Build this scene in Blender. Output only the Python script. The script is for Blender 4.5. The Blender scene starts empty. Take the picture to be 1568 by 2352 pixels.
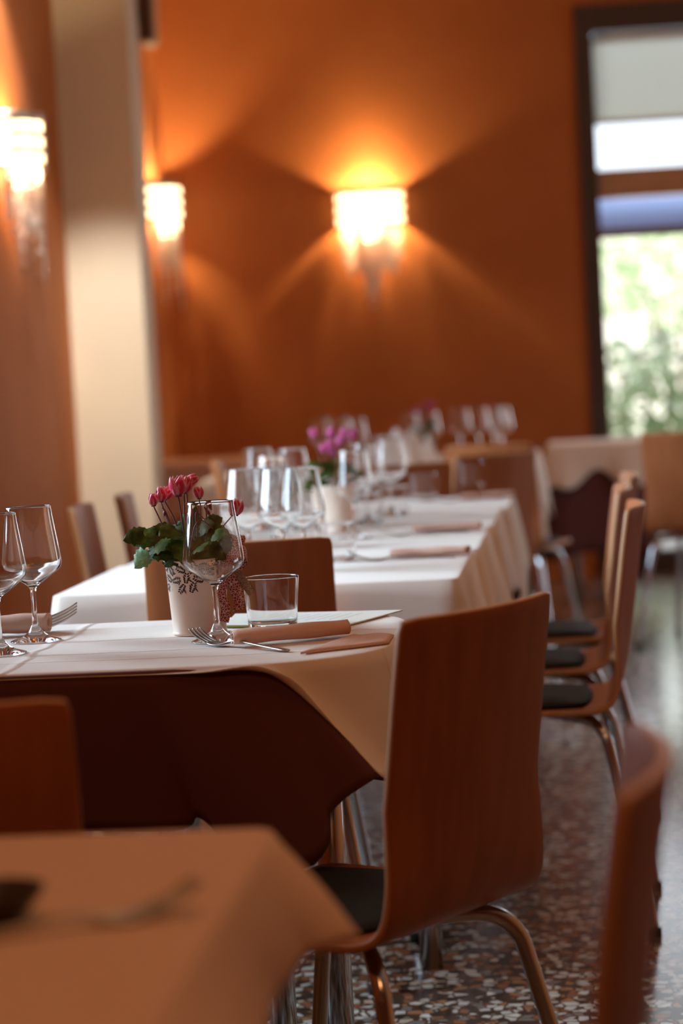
import bpy, bmesh, math, random
from mathutils import Vector, Matrix, Quaternion
S = bpy.context.scene
COL = S.collection
R = math.radians
PI = math.pi

# ------------------------------------------------------------------ camera
F_PX, THETA, PITCH, ROLL, CZ = 5553.0, R(5.5), R(-3.26), R(3.03), 1.138
FW = Vector((-math.sin(THETA)*math.cos(PITCH), math.cos(THETA)*math.cos(PITCH), math.sin(PITCH)))
_r0 = Vector((math.cos(THETA), math.sin(THETA), 0)); _u0 = _r0.cross(FW)
RT = _r0*math.cos(ROLL) - _u0*math.sin(ROLL)
UP = _r0*math.sin(ROLL) + _u0*math.cos(ROLL)
CAM = Vector((0, 0, CZ))
cd = bpy.data.cameras.new('camera'); cam = bpy.data.objects.new('camera', cd); COL.objects.link(cam)
M = Matrix.Identity(4)
for i in range(3):
    M[i][0] = RT[i]; M[i][1] = UP[i]; M[i][2] = -FW[i]; M[i][3] = CAM[i]
cam.matrix_world = M
cd.sensor_fit = 'VERTICAL'; cd.sensor_height = 36; cd.sensor_width = 24
cd.lens = F_PX*36/2352
cd.clip_start = 0.05; cd.clip_end = 200
cd.dof.use_dof = True; cd.dof.focus_distance = 3.62; cd.dof.aperture_fstop = 3.1
S.camera = cam

# ------------------------------------------------------------------ render look
vs = S.view_settings
S.display_settings.display_device = 'sRGB'
vs.view_transform = 'Standard'; vs.look = 'None'; vs.exposure = 0.0; vs.gamma = 1.0; vs.use_curve_mapping = False
cy = S.cycles
cy.use_denoising = True
cy.max_bounces = 14; cy.transmission_bounces = 12; cy.transparent_max_bounces = 16; cy.glossy_bounces = 6; cy.diffuse_bounces = 5
cy.sample_clamp_indirect = 6; cy.blur_glossy = 0.5
cy.caustics_refractive = True; cy.caustics_reflective = False

# ------------------------------------------------------------------ world, sun, window daylight
W = bpy.data.worlds.new('world'); S.world = W; W.use_nodes = True
bg = W.node_tree.nodes['Background']; bg.inputs[0].default_value = (0.80, 0.90, 1.0, 1); bg.inputs[1].default_value = 2.0
def light(name, kind, energy, color, loc, target=None, **kw):
    l = bpy.data.lights.new(name, kind); l.energy = energy; l.color = color
    for k, v in kw.items(): setattr(l, k, v)
    o = bpy.data.objects.new(name, l); COL.objects.link(o); o.location = loc
    if target is not None:
        o.rotation_euler = (Vector(target)-Vector(loc)).to_track_quat('-Z', 'Y').to_euler()
    return o
light('sun', 'SUN', 6.0, (1, .96, .88), (4, -6, 12), (0, 4, 0), angle=R(3))
DAY = (0.63, 0.84, 1.0)
# daylight entering by the two windows in the left wall (y0, y1, z0, z1)
LEFT_WINDOWS = [(3.8, 5.5, .98, 2.35), (7.3, 8.7, 1.05, 2.35)]
RIGHT_WINDOW = (8.1, 10.3, .3, 2.3)
for (a, b, c, d), e in zip(LEFT_WINDOWS, (165, 130)):
    light('window_daylight', 'AREA', e, DAY, (-2.42, (a+b)/2, (c+d)/2), (0, (a+b)/2, (c+d)/2-.25), shape='RECTANGLE', size=(b-a), size_y=(d-c))
light('window_daylight', 'AREA', 18, DAY, (4.5, 9.2, 1.3), (0, 9.6, .9), shape='RECTANGLE', size=2.3, size_y=2.0)
# daylight by the tall end window
light('window_daylight', 'AREA', 16, (0.85, .93, 1.0), (0.95, 13.2, 1.4), (0.6, 6, 0.6), shape='RECTANGLE', size=1.3, size_y=1.3)
# added unseen spot brightens the pale pillar; added warm fill lamps follow
FILL_SPOT_POS = (-1.94, 8.70, 3.25)

# ------------------------------------------------------------------ helpers
def ray(px, py): return FW + RT*((px-784)/F_PX) + UP*((1176-py)/F_PX)
def atz(px, py, z): r = ray(px, py); return CAM + r*((z-CZ)/r.z)
def aty(px, py, Y): r = ray(px, py); return CAM + r*(Y/r.y)
def atx(px, py, X): r = ray(px, py); return CAM + r*(X/r.x)

def link_mesh(name, bm, mat, parent=None, smooth=False, loc=None):
    bmesh.ops.recalc_face_normals(bm, faces=bm.faces)
    me = bpy.data.meshes.new(name); bm.to_mesh(me); bm.free()
    mats = mat if isinstance(mat, (list, tuple)) else [mat]
    for m in mats: me.materials.append(m)
    if smooth:
        for p in me.polygons: p.use_smooth = True
    o = bpy.data.objects.new(name, me); COL.objects.link(o)
    if parent: o.parent = parent
    if loc is not None: o.location = loc
    return o
def mesh_from(name, vs_, fs, mat, parent=None, smooth=True, loc=None, recalc=True):
    me = bpy.data.meshes.new(name); me.from_pydata([tuple(v) for v in vs_], [], fs); me.update()
    mats = mat if isinstance(mat, (list, tuple)) else [mat]
    for m in mats: me.materials.append(m)
    if recalc:
        bm = bmesh.new(); bm.from_mesh(me); bmesh.ops.recalc_face_normals(bm, faces=bm.faces); bm.to_mesh(me); bm.free()
    if smooth:
        for p in me.polygons: p.use_smooth = True
    o = bpy.data.objects.new(name, me); COL.objects.link(o)
    if parent: o.parent = parent
    if loc is not None: o.location = loc
    return o
def tag(o, label=None, cat=None, group=None, kind=None):
    if label: o['label'] = label
    if cat: o['category'] = cat
    if group: o['group'] = group
    if kind: o['kind'] = kind
    return o
def thing(name, label, cat, loc=(0, 0, 0), rz=0, group=None):
    o = bpy.data.objects.new(name, None); COL.objects.link(o); o.location = loc; o.rotation_euler = (0, 0, rz)
    o.empty_display_size = .05
    return tag(o, label, cat, group)
def copy_tree(o, parent=None):
    c = o.copy(); COL.objects.link(c)
    if parent: c.parent = parent
    for ch in list(o.children): copy_tree(ch, c)
    return c
def dup(proto, loc, rz, label, group=None):
    c = copy_tree(proto); c.location = loc; c.rotation_euler = (0, 0, rz)
    c['label'] = label
    if group: c['group'] = group
    return c
def add_box(bm, x0, x1, y0, y1, z0, z1, bev=0):
    r = bmesh.ops.create_cube(bm, size=1.0)
    for v in r['verts']:
        v.co = Vector(((x0+x1)/2+v.co.x*(x1-x0), (y0+y1)/2+v.co.y*(y1-y0), (z0+z1)/2+v.co.z*(z1-z0)))
    if bev:
        es = list({e for v in r['verts'] for e in v.link_edges})
        bmesh.ops.bevel(bm, geom=es, offset=bev, segments=2, affect='EDGES')
def lathe_data(profile, seg=64):
    vs_, fs = [], []
    rings = []
    for (r, z) in profile:
        if r < 1e-6: rings.append([len(vs_)]); vs_.append((0, 0, z))
        else:
            rings.append(list(range(len(vs_), len(vs_)+seg)))
            for k in range(seg):
                a = 2*PI*k/seg; vs_.append((r*math.cos(a), r*math.sin(a), z))
    for A, B in zip(rings, rings[1:]):
        for k in range(seg):
            k2 = (k+1) % seg
            if len(A) == 1 and len(B) == 1: continue
            if len(A) == 1: fs.append((A[0], B[k], B[k2]))
            elif len(B) == 1: fs.append((A[k], A[k2], B[0]))
            else: fs.append((A[k], A[k2], B[k2], B[k]))
    return vs_, fs
def lathe(name, profile, mat, parent=None, seg=64, loc=None):
    v, f = lathe_data(profile, seg)
    return mesh_from(name, v, f, mat, parent, True, loc)
def tube_data(pts, rad, seg=10, caps=True):
    pts = [Vector(p) for p in pts]; n = len(pts)
    rr = rad if isinstance(rad, (list, tuple)) else [rad]*n
    vs_, fs = [], []
    t0 = (pts[1]-pts[0]).normalized()
    up = Vector((0, 0, 1)) if abs(t0.z) < .9 else Vector((1, 0, 0))
    nrm = t0.cross(up).normalized(); prev = t0
    for i, p in enumerate(pts):
        t = (pts[min(i+1, n-1)]-pts[max(i-1, 0)]).normalized()
        q = prev.rotation_difference(t); nrm = (q @ nrm).normalized(); prev = t
        b = t.cross(nrm)
        for k in range(seg):
            a = 2*PI*k/seg
            vs_.append(p+nrm*(math.cos(a)*rr[i])+b*(math.sin(a)*rr[i]))
    for i in range(n-1):
        for k in range(seg):
            k2 = (k+1) % seg
            fs.append((i*seg+k, i*seg+k2, (i+1)*seg+k2, (i+1)*seg+k))
    if caps:
        fs.append(tuple(range(seg))); fs.append(tuple(range((n-1)*seg, n*seg)))
    return vs_, fs
def tube(name, pts, rad, mat, parent=None, seg=10):
    v, f = tube_data(pts, rad, seg); return mesh_from(name, v, f, mat, parent)
def spline(pts, n=8):
    """Catmull-Rom through tuples of any length"""
    out = []; m = len(pts)
    for i in range(m-1):
        p0, p1, p2, p3 = pts[max(i-1, 0)], pts[i], pts[i+1], pts[min(i+2, m-1)]
        for k in range(n):
            t = k/n
            out.append(tuple(.5*((2*b)+(-a+c)*t+(2*a-5*b+4*c-d)*t*t+(-a+3*b-3*c+d)*t**3) for a, b, c, d in zip(p0, p1, p2, p3)))
    out.append(tuple(pts[-1])); return out

# ------------------------------------------------------------------ materials
def mat(name, color=(.8, .8, .8), rough=.5, metal=0, **kw):
    m = bpy.data.materials.new(name); m.use_nodes = True
    b = m.node_tree.nodes['Principled BSDF']
    b.inputs['Base Color'].default_value = (*color, 1); b.inputs['Roughness'].default_value = rough; b.inputs['Metallic'].default_value = metal
    for k, v in kw.items(): b.inputs[k].default_value = v
    return m
def nodes(m): return m.node_tree.nodes, m.node_tree.links, m.node_tree.nodes['Principled BSDF']
def noise_color(m, c1, c2, scale=5, detail=4, stretch=None, obj=True, lo=.35, hi=.65):
    n, l, b = nodes(m)
    tc = n.new('ShaderNodeTexCoord'); mp = n.new('ShaderNodeMapping'); nz = n.new('ShaderNodeTexNoise'); cr = n.new('ShaderNodeValToRGB')
    nz.inputs['Scale'].default_value = scale; nz.inputs['Detail'].default_value = detail
    if stretch: mp.inputs['Scale'].default_value = stretch
    cr.color_ramp.elements[0].position = lo; cr.color_ramp.elements[0].color = (*c1, 1)
    cr.color_ramp.elements[1].position = hi; cr.color_ramp.elements[1].color = (*c2, 1)
    l.new(tc.outputs['Object'], mp.inputs[0]); l.new(mp.outputs[0], nz.inputs[0]); l.new(nz.outputs[0], cr.inputs[0]); l.new(cr.outputs[0], b.inputs['Base Color'])
    return nz, mp
def noise_bump(m, scale=200, strength=.2, dist=.001, stretch=None):
    n, l, b = nodes(m)
    tc = n.new('ShaderNodeTexCoord'); mp = n.new('ShaderNodeMapping'); nz = n.new('ShaderNodeTexNoise'); bp = n.new('ShaderNodeBump')
    nz.inputs['Scale'].default_value = scale; bp.inputs['Strength'].default_value = strength; bp.inputs['Distance'].default_value = dist
    if stretch: mp.inputs['Scale'].default_value = stretch
    l.new(tc.outputs['Object'], mp.inputs[0]); l.new(mp.outputs[0], nz.inputs[0]); l.new(nz.outputs[0], bp.inputs['Height']); l.new(bp.outputs[0], b.inputs['Normal'])
    return bp
m_wall = mat('orange_wall_paint', (.50, .155, .034), .75); noise_color(m_wall, (.475, .145, .03), (.525, .165, .038), 3); noise_bump(m_wall, 60, .15, .002)
m_cream = mat('cream_plaster', (.82, .73, .58), .8); noise_bump(m_cream, 80, .15, .001)
m_ceil = mat('ceiling_paint', (.72, .55, .38), .9)
m_frame = mat('dark_frame', (.07, .045, .032), .45)
m_transom = mat('brown_wood', (.36, .17, .08), .5); noise_color(m_transom, (.50, .27, .14), (.62, .36, .2), 4, stretch=(1, 1, 12))
m_cloth = mat('white_table_linen', (.86, .77, .70), .85); noise_bump(m_cloth, 900, .25, .0006)
m_cloth.node_tree.nodes['Principled BSDF'].inputs['Sheen Weight'].default_value = .2
m_cloth_warm = mat('warm_lit_linen', (.80, .56, .40), .85); noise_bump(m_cloth_warm, 900, .25, .0006)  # white linen with the warm lamplight put into its colour
m_burg = mat('burgundy_linen', (.12, .036, .036), .85); noise_bump(m_burg, 900, .25, .0006)
m_burg_d = mat('near_burgundy', (.17, .022, .030), .85)
m_nap = mat('peach_napkin', (.74, .47, .36), .9); noise_bump(m_nap, 700, .3, .0006)
m_chair = mat('chair_plywood', (.40, .13, .045), .42, **{'Specular IOR Level': .2})
noise_color(m_chair, (.37, .118, .040), (.43, .142, .050), 3, 5, stretch=(14, 14, 1))
m_edge = mat('plywood_edge', (.58, .30, .14), .45)
m_pad = mat('black_pad', (.014, .016, .014), .7, **{'Specular IOR Level': .2})
m_chrome = mat('chrome', (.62, .63, .65), .18, 1.0)
m_steel = mat('steel_cutlery', (.42, .37, .33), .3, 1.0)
m_glass = mat('clear_glass', (1, 1, 1), 0.0); _b = m_glass.node_tree.nodes['Principled BSDF']
_b.inputs['Transmission Weight'].default_value = 1; _b.inputs['IOR'].default_value = 1.5
m_crystal = mat('crystal', (1, .90, .84), .15); _b = m_crystal.node_tree.nodes['Principled BSDF']
_b.inputs['Transmission Weight'].default_value = .25; _b.inputs['IOR'].default_value = 1.55
m_pot = mat('cream_enamel', (.86, .68, .56), .35)
m_cut = mat('cutout_dark', (.06, .035, .025), .7)
m_soil = mat('soil', (.03, .018, .012), .95)
m_leaf = mat('cyclamen_leaf', (.05, .13, .035), .5, **{'Specular IOR Level': .1}); noise_color(m_leaf, (.028, .055, .012), (.11, .17, .03), 55, 3)
m_leaf_l = mat('light_leaf', (.20, .34, .12), .5)
m_stem = mat('red_stem', (.16, .035, .03), .5)
m_brass = mat('nickel', (.55, .48, .40), .3, 1.0)
m_paper = mat('menu_paper', (.86, .87, .80), .7)
m_olive = mat('menu_edge', (.25, .22, .05), .6)
m_ink = mat('ink', (.35, .35, .33), .7)
m_white = mat('white_paint', (.8, .8, .78), .5)
def petal_mat(name, c_in, c_edge):
    m = mat(name, c_in, .45); n, l, b = nodes(m)
    at = n.new('ShaderNodeVertexColor'); at.layer_name = 'edge'
    mx = n.new('ShaderNodeMix'); mx.data_type = 'RGBA'
    mx.inputs['A'].default_value = (*c_in, 1); mx.inputs['B'].default_value = (*c_edge, 1)
    l.new(at.outputs['Color'], mx.inputs['Factor']); l.new(mx.outputs['Result'], b.inputs['Base Color'])
    b.inputs['Subsurface Weight'].default_value = .15; b.inputs['Subsurface Radius'].default_value = (.004, .002, .002); b.inputs['Subsurface Scale'].default_value = 1
    return m
m_petal = petal_mat('crimson_petal', (.76, .015, .085), (.98, .62, .66))
m_petal_p = petal_mat('magenta_petal', (.62, .06, .28), (.85, .3, .5))
m_bud = mat('dark_bud', (.20, .03, .05), .5)
# ribbon: red and cream woven pattern
m_rib = mat('ribbon', (.5, .03, .04), .7); n, l, b = nodes(m_rib)
_tc = n.new('ShaderNodeTexCoord'); _vo = n.new('ShaderNodeTexVoronoi'); _cr = n.new('ShaderNodeValToRGB')
_vo.inputs['Scale'].default_value = 250; _vo.feature = 'DISTANCE_TO_EDGE'
_cr.color_ramp.interpolation = 'CONSTANT'; _cr.color_ramp.elements[0].color = (.70, .55, .45, 1); _cr.color_ramp.elements[1].position = .075; _cr.color_ramp.elements[1].color = (.33, .010, .018, 1)
l.new(_tc.outputs['Object'], _vo.inputs['Vector']); l.new(_vo.outputs['Distance'], _cr.inputs[0]); l.new(_cr.outputs[0], b.inputs['Base Color'])
m_mesh = mat('tan_mesh_ribbon', (.42, .30, .2), .8); noise_color(m_mesh, (.16, .09, .06), (.6, .45, .33), 900, 1)
# terrazzo
m_floor = mat('terrazzo', (.3, .2, .15), .2); n, l, b = nodes(m_floor)
_tc = n.new('ShaderNodeTexCoord'); _mp = n.new('ShaderNodeMapping'); _nz = n.new('ShaderNodeTexNoise'); _add = n.new('ShaderNodeMix'); _add.data_type = 'VECTOR'
_vo = n.new('ShaderNodeTexVoronoi'); _ve = n.new('ShaderNodeTexVoronoi'); _ve.feature = 'DISTANCE_TO_EDGE'
_nz.inputs['Scale'].default_value = 40; _add.inputs['Factor'].default_value = .012
l.new(_tc.outputs['Object'], _mp.inputs[0]); l.new(_mp.outputs[0], _nz.inputs[0]); l.new(_mp.outputs[0], _add.inputs['A']); l.new(_nz.outputs['Color'], _add.inputs['B'])
for v_ in (_vo, _ve): v_.inputs['Scale'].default_value = 46; l.new(_add.outputs['Result'], v_.inputs['Vector'])
_cr = n.new('ShaderNodeValToRGB'); _cr.color_ramp.interpolation = 'CONSTANT'
cols = [(0, (.62, .60, .55)), (.16, (.03, .022, .018)), (.34, (.30, .12, .055)), (.46, (.72, .69, .62)), (.62, (.05, .035, .03)), (.74, (.40, .19, .09)), (.82, (.22, .2, .18)), (.9, (.55, .45, .35))]
els = _cr.color_ramp.elements
els[0].position = 0; els[0].color = (*cols[0][1], 1); els[1].position = cols[1][0]; els[1].color = (*cols[1][1], 1)
for p_, c_ in cols[2:]:
    e_ = els.new(p_); e_.color = (*c_, 1)
_sep = n.new('ShaderNodeSeparateColor'); l.new(_vo.outputs['Color'], _sep.inputs[0]); l.new(_sep.outputs[0], _cr.inputs[0])
_mx = n.new('ShaderNodeMix'); _mx.data_type = 'RGBA'; _ge = n.new('ShaderNodeMath'); _ge.operation = 'LESS_THAN'; _ge.inputs[1].default_value = .09
l.new(_ve.outputs['Distance'], _ge.inputs[0]); l.new(_ge.outputs[0], _mx.inputs['Factor']); l.new(_cr.outputs[0], _mx.inputs['A']); _mx.inputs['B'].default_value = (.10, .055, .035, 1)
l.new(_mx.outputs['Result'], b.inputs['Base Color'])
# window pane
m_pane = bpy.data.materials.new('window_pane'); m_pane.use_nodes = True; _n = m_pane.node_tree.nodes; _l = m_pane.node_tree.links
_n.clear(); _o = _n.new('ShaderNodeOutputMaterial'); _t = _n.new('ShaderNodeBsdfTransparent'); _g = _n.new('ShaderNodeBsdfGlossy'); _g.inputs['Roughness'].default_value = .02; _mx = _n.new('ShaderNodeMixShader'); _fr = _n.new('ShaderNodeFresnel'); _fr.inputs[0].default_value = 1.35
_l.new(_fr.outputs[0], _mx.inputs[0]); _l.new(_t.outputs[0], _mx.inputs[1]); _l.new(_g.outputs[0], _mx.inputs[2]); _l.new(_mx.outputs[0], _o.inputs[0])
# translucent blind
m_blind = mat('blind_fabric', (.72, .68, .55), .9); n, l, b = nodes(m_blind)
_tr = n.new('ShaderNodeBsdfTranslucent'); _tr.inputs[0].default_value = (.95, .93, .84, 1); _mx = n.new('ShaderNodeMixShader'); _mx.inputs[0].default_value = .85
l.new(b.outputs[0], _mx.inputs[1]); l.new(_tr.outputs[0], _mx.inputs[2]); l.new(_mx.outputs[0], n['Material Output'].inputs[0])
def emis(name, c, s):
    m = mat(name, c, .5); b = m.node_tree.nodes['Principled BSDF']; b.inputs['Emission Color'].default_value = (*c, 1); b.inputs['Emission Strength'].default_value = s; return m
m_bulb = emis('lamp_bulb', (1, .72, .38), 30)
m_shade = mat('frosted_shade', (.95, .85, .7), .5); _b = m_shade.node_tree.nodes['Principled BSDF']; _b.inputs['Transmission Weight'].default_value = .6
# linen with fold creases of the front table (object coordinates are world coordinates there)
m_fold = mat('creased_linen', (.86, .77, .70), .85); n, l, b = nodes(m_fold); b.inputs['Sheen Weight'].default_value = .2
_tc = n.new('ShaderNodeTexCoord'); _nz = n.new('ShaderNodeTexNoise'); _nz.inputs['Scale'].default_value = 5; _sx = n.new('ShaderNodeSeparateXYZ'); l.new(_tc.outputs['Object'], _sx.inputs[0]); l.new(_tc.outputs['Object'], _nz.inputs[0])
def crease(comp, pos, width, amp):
    s = n.new('ShaderNodeMath'); s.operation = 'SUBTRACT'; l.new(_sx.outputs[comp], s.inputs[0]); s.inputs[1].default_value = pos
    w = n.new('ShaderNodeMath'); w.operation = 'MULTIPLY_ADD'; l.new(_nz.outputs[0], w.inputs[0]); w.inputs[1].default_value = .05; w.inputs[2].default_value = -.025
    a2 = n.new('ShaderNodeMath'); a2.operation = 'ADD'; l.new(s.outputs[0], a2.inputs[0]); l.new(w.outputs[0], a2.inputs[1])
    a = n.new('ShaderNodeMath'); a.operation = 'ABSOLUTE'; l.new(a2.outputs[0], a.inputs[0])
    mr = n.new('ShaderNodeMapRange'); mr.interpolation_type = 'SMOOTHSTEP'; l.new(a.outputs[0], mr.inputs['Value']); mr.inputs['From Min'].default_value = 0; mr.inputs['From Max'].default_value = width; mr.inputs['To Min'].default_value = amp; mr.inputs['To Max'].default_value = 0
    return mr.outputs[0]
_terms = [crease('Y', 3.64, .012, 1), crease('Y', 3.47, .010, .9), crease('Y', 3.38, .010, .8), crease('X', -.80, .012, 1), crease('X', -1.2, .012, 1), crease('Y', 3.82, .008, .5)]
_acc = _terms[0]
for t_ in _terms[1:]:
    a_ = n.new('ShaderNodeMath'); a_.operation = 'ADD'; l.new(_acc, a_.inputs[0]); l.new(t_, a_.inputs[1]); _acc = a_.outputs[0]
_w2 = n.new('ShaderNodeTexNoise'); _w2.inputs['Scale'].default_value = 900; l.new(_tc.outputs['Object'], _w2.inputs[0])
_a3 = n.new('ShaderNodeMath'); _a3.operation = 'MULTIPLY_ADD'; l.new(_w2.outputs[0], _a3.inputs[0]); _a3.inputs[1].default_value = .06; l.new(_acc, _a3.inputs[2])
_bp = n.new('ShaderNodeBump'); _bp.inputs['Strength'].default_value = 1; _bp.inputs['Distance'].default_value = .003
l.new(_a3.outputs[0], _bp.inputs['Height']); l.new(_bp.outputs[0], b.inputs['Normal'])

# ------------------------------------------------------------------ the room
XL, YE, XR, YB, ZC = -2.1, 12.85, 4.2, -3.0, 3.6
def struct(name, boxes, m, parent=None, bev=0, kind='structure'):
    bm = bmesh.new()
    for bx in boxes: add_box(bm, *bx, bev)
    o = link_mesh(name, bm, m, parent)
    if not parent: o['kind'] = kind
    return o
struct('floor', [(XL-.3, XR+.3, YB-.3, YE+.3, -.1, 0)], m_floor)
struct('ceiling', [(XL-.3, XR+.3, YB-.3, YE+.3, ZC, ZC+.15)], m_ceil)
lw = []
ys = [YB-.3]
for a, b_, c, d in LEFT_WINDOWS:
    lw.append((XL-.25, XL, ys[-1], a, 0, ZC)); lw.append((XL-.25, XL, a, b_, 0, c)); lw.append((XL-.25, XL, a, b_, d, ZC)); ys.append(b_)
lw.append((XL-.25, XL, ys[-1], YE+.25, 0, ZC))
struct('wall_left', lw, m_wall)
WX0, WX1, WZ1 = .115, 1.75, 2.99       # end window, outer edges of its frame
struct('wall_far', [(XL, WX0, YE, YE+.22, 0, ZC), (WX1, XR, YE, YE+.22, 0, ZC), (WX0, WX1, YE, YE+.22, WZ1, ZC)], m_wall)
a, b_, c, d = RIGHT_WINDOW
struct('wall_right', [(XR, XR+.2, YB, a, 0, ZC), (XR, XR+.2, b_, YE+.22, 0, ZC), (XR, XR+.2, a, b_, 0, c), (XR, XR+.2, a, b_, d, ZC)], m_wall)
f = struct('window_4', [(XR+.05, XR+.12, a, a+.06, c, d), (XR+.05, XR+.12, b_-.06, b_, c, d), (XR+.05, XR+.12, a, b_, c, c+.06), (XR+.05, XR+.12, a, b_, d-.06, d), (XR+.05, XR+.12, (a+b_)/2-.03, (a+b_)/2+.03, c, d)], m_frame)
struct('pane', [(XR+.08, XR+.085, a+.05, b_-.05, c+.05, d-.05)], m_pane, f)
struct('wall_back', [(XL, XR, YB-.2, YB, 0, ZC)], m_wall)
PX1 = aty(352, 1100, 10.2).x
o = struct('wall_pillar', [(XL-.02, PX1, 10.2, 10.45, 0, ZC)], m_cream)
for i, (a, b_, c, d) in enumerate(LEFT_WINDOWS):
    f = struct('window_%d' % (i+2), [(XL-.16, XL-.08, a, a+.06, c, d), (XL-.16, XL-.08, b_-.06, b_, c, d), (XL-.16, XL-.08, a, b_, c, c+.06), (XL-.16, XL-.08, a, b_, d-.06, d), (XL-.16, XL-.08, (a+b_)/2-.03, (a+b_)/2+.03, c, d)], m_frame)
    struct('pane', [(XL-.125, XL-.12, a+.05, b_-.05, c+.05, d-.05)], m_pane, f)
# end window: frame with transom and pane
fw = .092
TZ0, TZ1 = 1.985, 2.135
f = struct('window_1', [(WX0, WX0+fw, YE-.03, YE+.12, 0, WZ1), (WX1-fw, WX1, YE-.03, YE+.12, 0, WZ1), (WX0+fw, WX1-fw, YE-.03, YE+.12, WZ1-.14, WZ1), (WX0+fw, WX1-fw, YE-.02, YE+.12, 0, .12)], m_frame)
struct('pane', [(WX0+fw, WX1-fw, YE+.04, YE+.046, .1, TZ0), (WX0+fw, WX1-fw, YE+.04, YE+.046, TZ1, WZ1-.1)], m_pane, f)
tag(struct('transom', [(WX0+fw, WX1-fw, YE, YE+.12, TZ0, TZ1)], m_transom, f), 'brown wooden transom across the tall window')
# roller blind behind the glass at the top
t = thing('roller_blind', 'beige roller blind pulled part way down at the top of the tall end window', 'blind', (WX0+fw, YE-.0, WZ1-.14))
struct('fabric', [(-.012, WX1-WX0-2*fw+.012, .015, .018, -.46, -.02)], m_blind, t)
v, fc = tube_data([(.01, .02, -.03), (WX1-WX0-2*fw-.01, .02, -.03)], .022, 12); mesh_from('roller', v, fc, m_white, t)
struct('bottom_bar', [(-.012, WX1-WX0-2*fw+.012, .010, .024, -.48, -.455)], m_white, t, .003)
# small grey wall speaker high near the corner
t = thing('wall_speaker', 'small grey box speaker high on the left wall in the far corner', 'speaker', (XL, 12.3, 2.86))
bm = bmesh.new(); add_box(bm, 0.02, .10, -.08, .08, 0, .30, .012); link_mesh('cabinet', bm, mat('speaker_grey', (.34, .27, .23), .6), t)
bm = bmesh.new(); add_box(bm, -.0, .03, -.03, .03, .12, .22); link_mesh('bracket', bm, m_frame, t)
bm = bmesh.new(); add_box(bm, .03, .09, -.085, -.078, .02, .28); link_mesh('grille', bm, m_frame, t)

# ------------------------------------------------------------------ outside the end window
struct('ground', [(-12, 14, YE+.22, 30, -.12, -.02)], mat('pale_paving', (.62, .58, .52), .8))
m_leafout = mat('garden_leaf', (.30, .48, .16), .5); noise_color(m_leafout, (.42, .60, .30), (.78, .84, .62), 2, 3)
def shrub(x, y, w, h, n_, z0, label, seed):
    rnd = random.Random(seed)
    t = thing('garden_shrub', label, 'shrub', (x, y, -.02))
    vs_, fs = [], []
    for i in range(n_):
        while True:
            p = Vector((rnd.uniform(-1, 1), rnd.uniform(-1, 1), rnd.uniform(-1, 1)))
            if .35 < p.length < 1: break
        c = Vector((p.x*w/2, p.y*w/2*.8, z0+(p.z*.5+.5)*(h-z0)))
        q = Quaternion((rnd.gauss(0, 1), rnd.gauss(0, 1), rnd.gauss(0, 1), rnd.gauss(0, 1))).normalized()
        s = rnd.uniform(.035, .07); b0 = len(vs_)
        for u, v in ((-1, 0), (-.3, .45), (.5, .4), (1, 0), (.5, -.4), (-.3, -.45)):
            vs_.append(c + q @ Vector((u*s, v*s, (u*u)*s*.2)))
        fs.append(tuple(range(b0, b0+6)))
    mesh_from('foliage', vs_, fs, m_leafout, t, False, recalc=False)
    for k in range(4):
        a = k*1.7
        tube('trunk', [(0.03*math.cos(a), .03*math.sin(a), 0), (w*.12*math.cos(a), w*.12*math.sin(a), z0+.3*(h-z0)), (w*.28*math.cos(a), w*.25*math.sin(a), z0+.7*(h-z0))], [.03, .02, .008], mat('bark', (.2, .13, .08), .9), t, 7)
shrub(.55, 16.2, 1.0, 1.35, 900, .1, 'low pale green bush outside nearest the window frame', 3)
shrub(1.55, 16.6, 1.3, 1.9, 1200, .3, 'taller green bush outside towards the right of the window', 4)
shrub(.95, 19.5, 2.4, 2.35, 1400, 1.35, 'small tree crown outside hanging under the awning', 5)
struct('garden_wall', [(-6, 8, 22.5, 22.8, 0, 2.6)], mat('pale_render', (.80, .76, .68), .9), kind='structure')
t = thing('awning', 'pale blue awning outside the tall end window above the bushes', 'awning', (-2.5, 14.6, 2.02))
struct('canopy', [(0, 6.5, -.02, 1.2, .04, .07)], mat('awning_cloth', (.28, .46, .92), .8), t)
struct('valance', [(0, 6.5, -.03, -.01, -.105, .07)], mat('awning_blue', (.28, .46, .92), .8), t)
struct('rail', [(0, 6.5, -.04, .02, -.16, -.105)], m_frame, t)
for x in (.2, 6.3): struct('post', [(x-.04, x+.04, -.04, .04, -2.05, .0)], m_frame, t)

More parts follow.
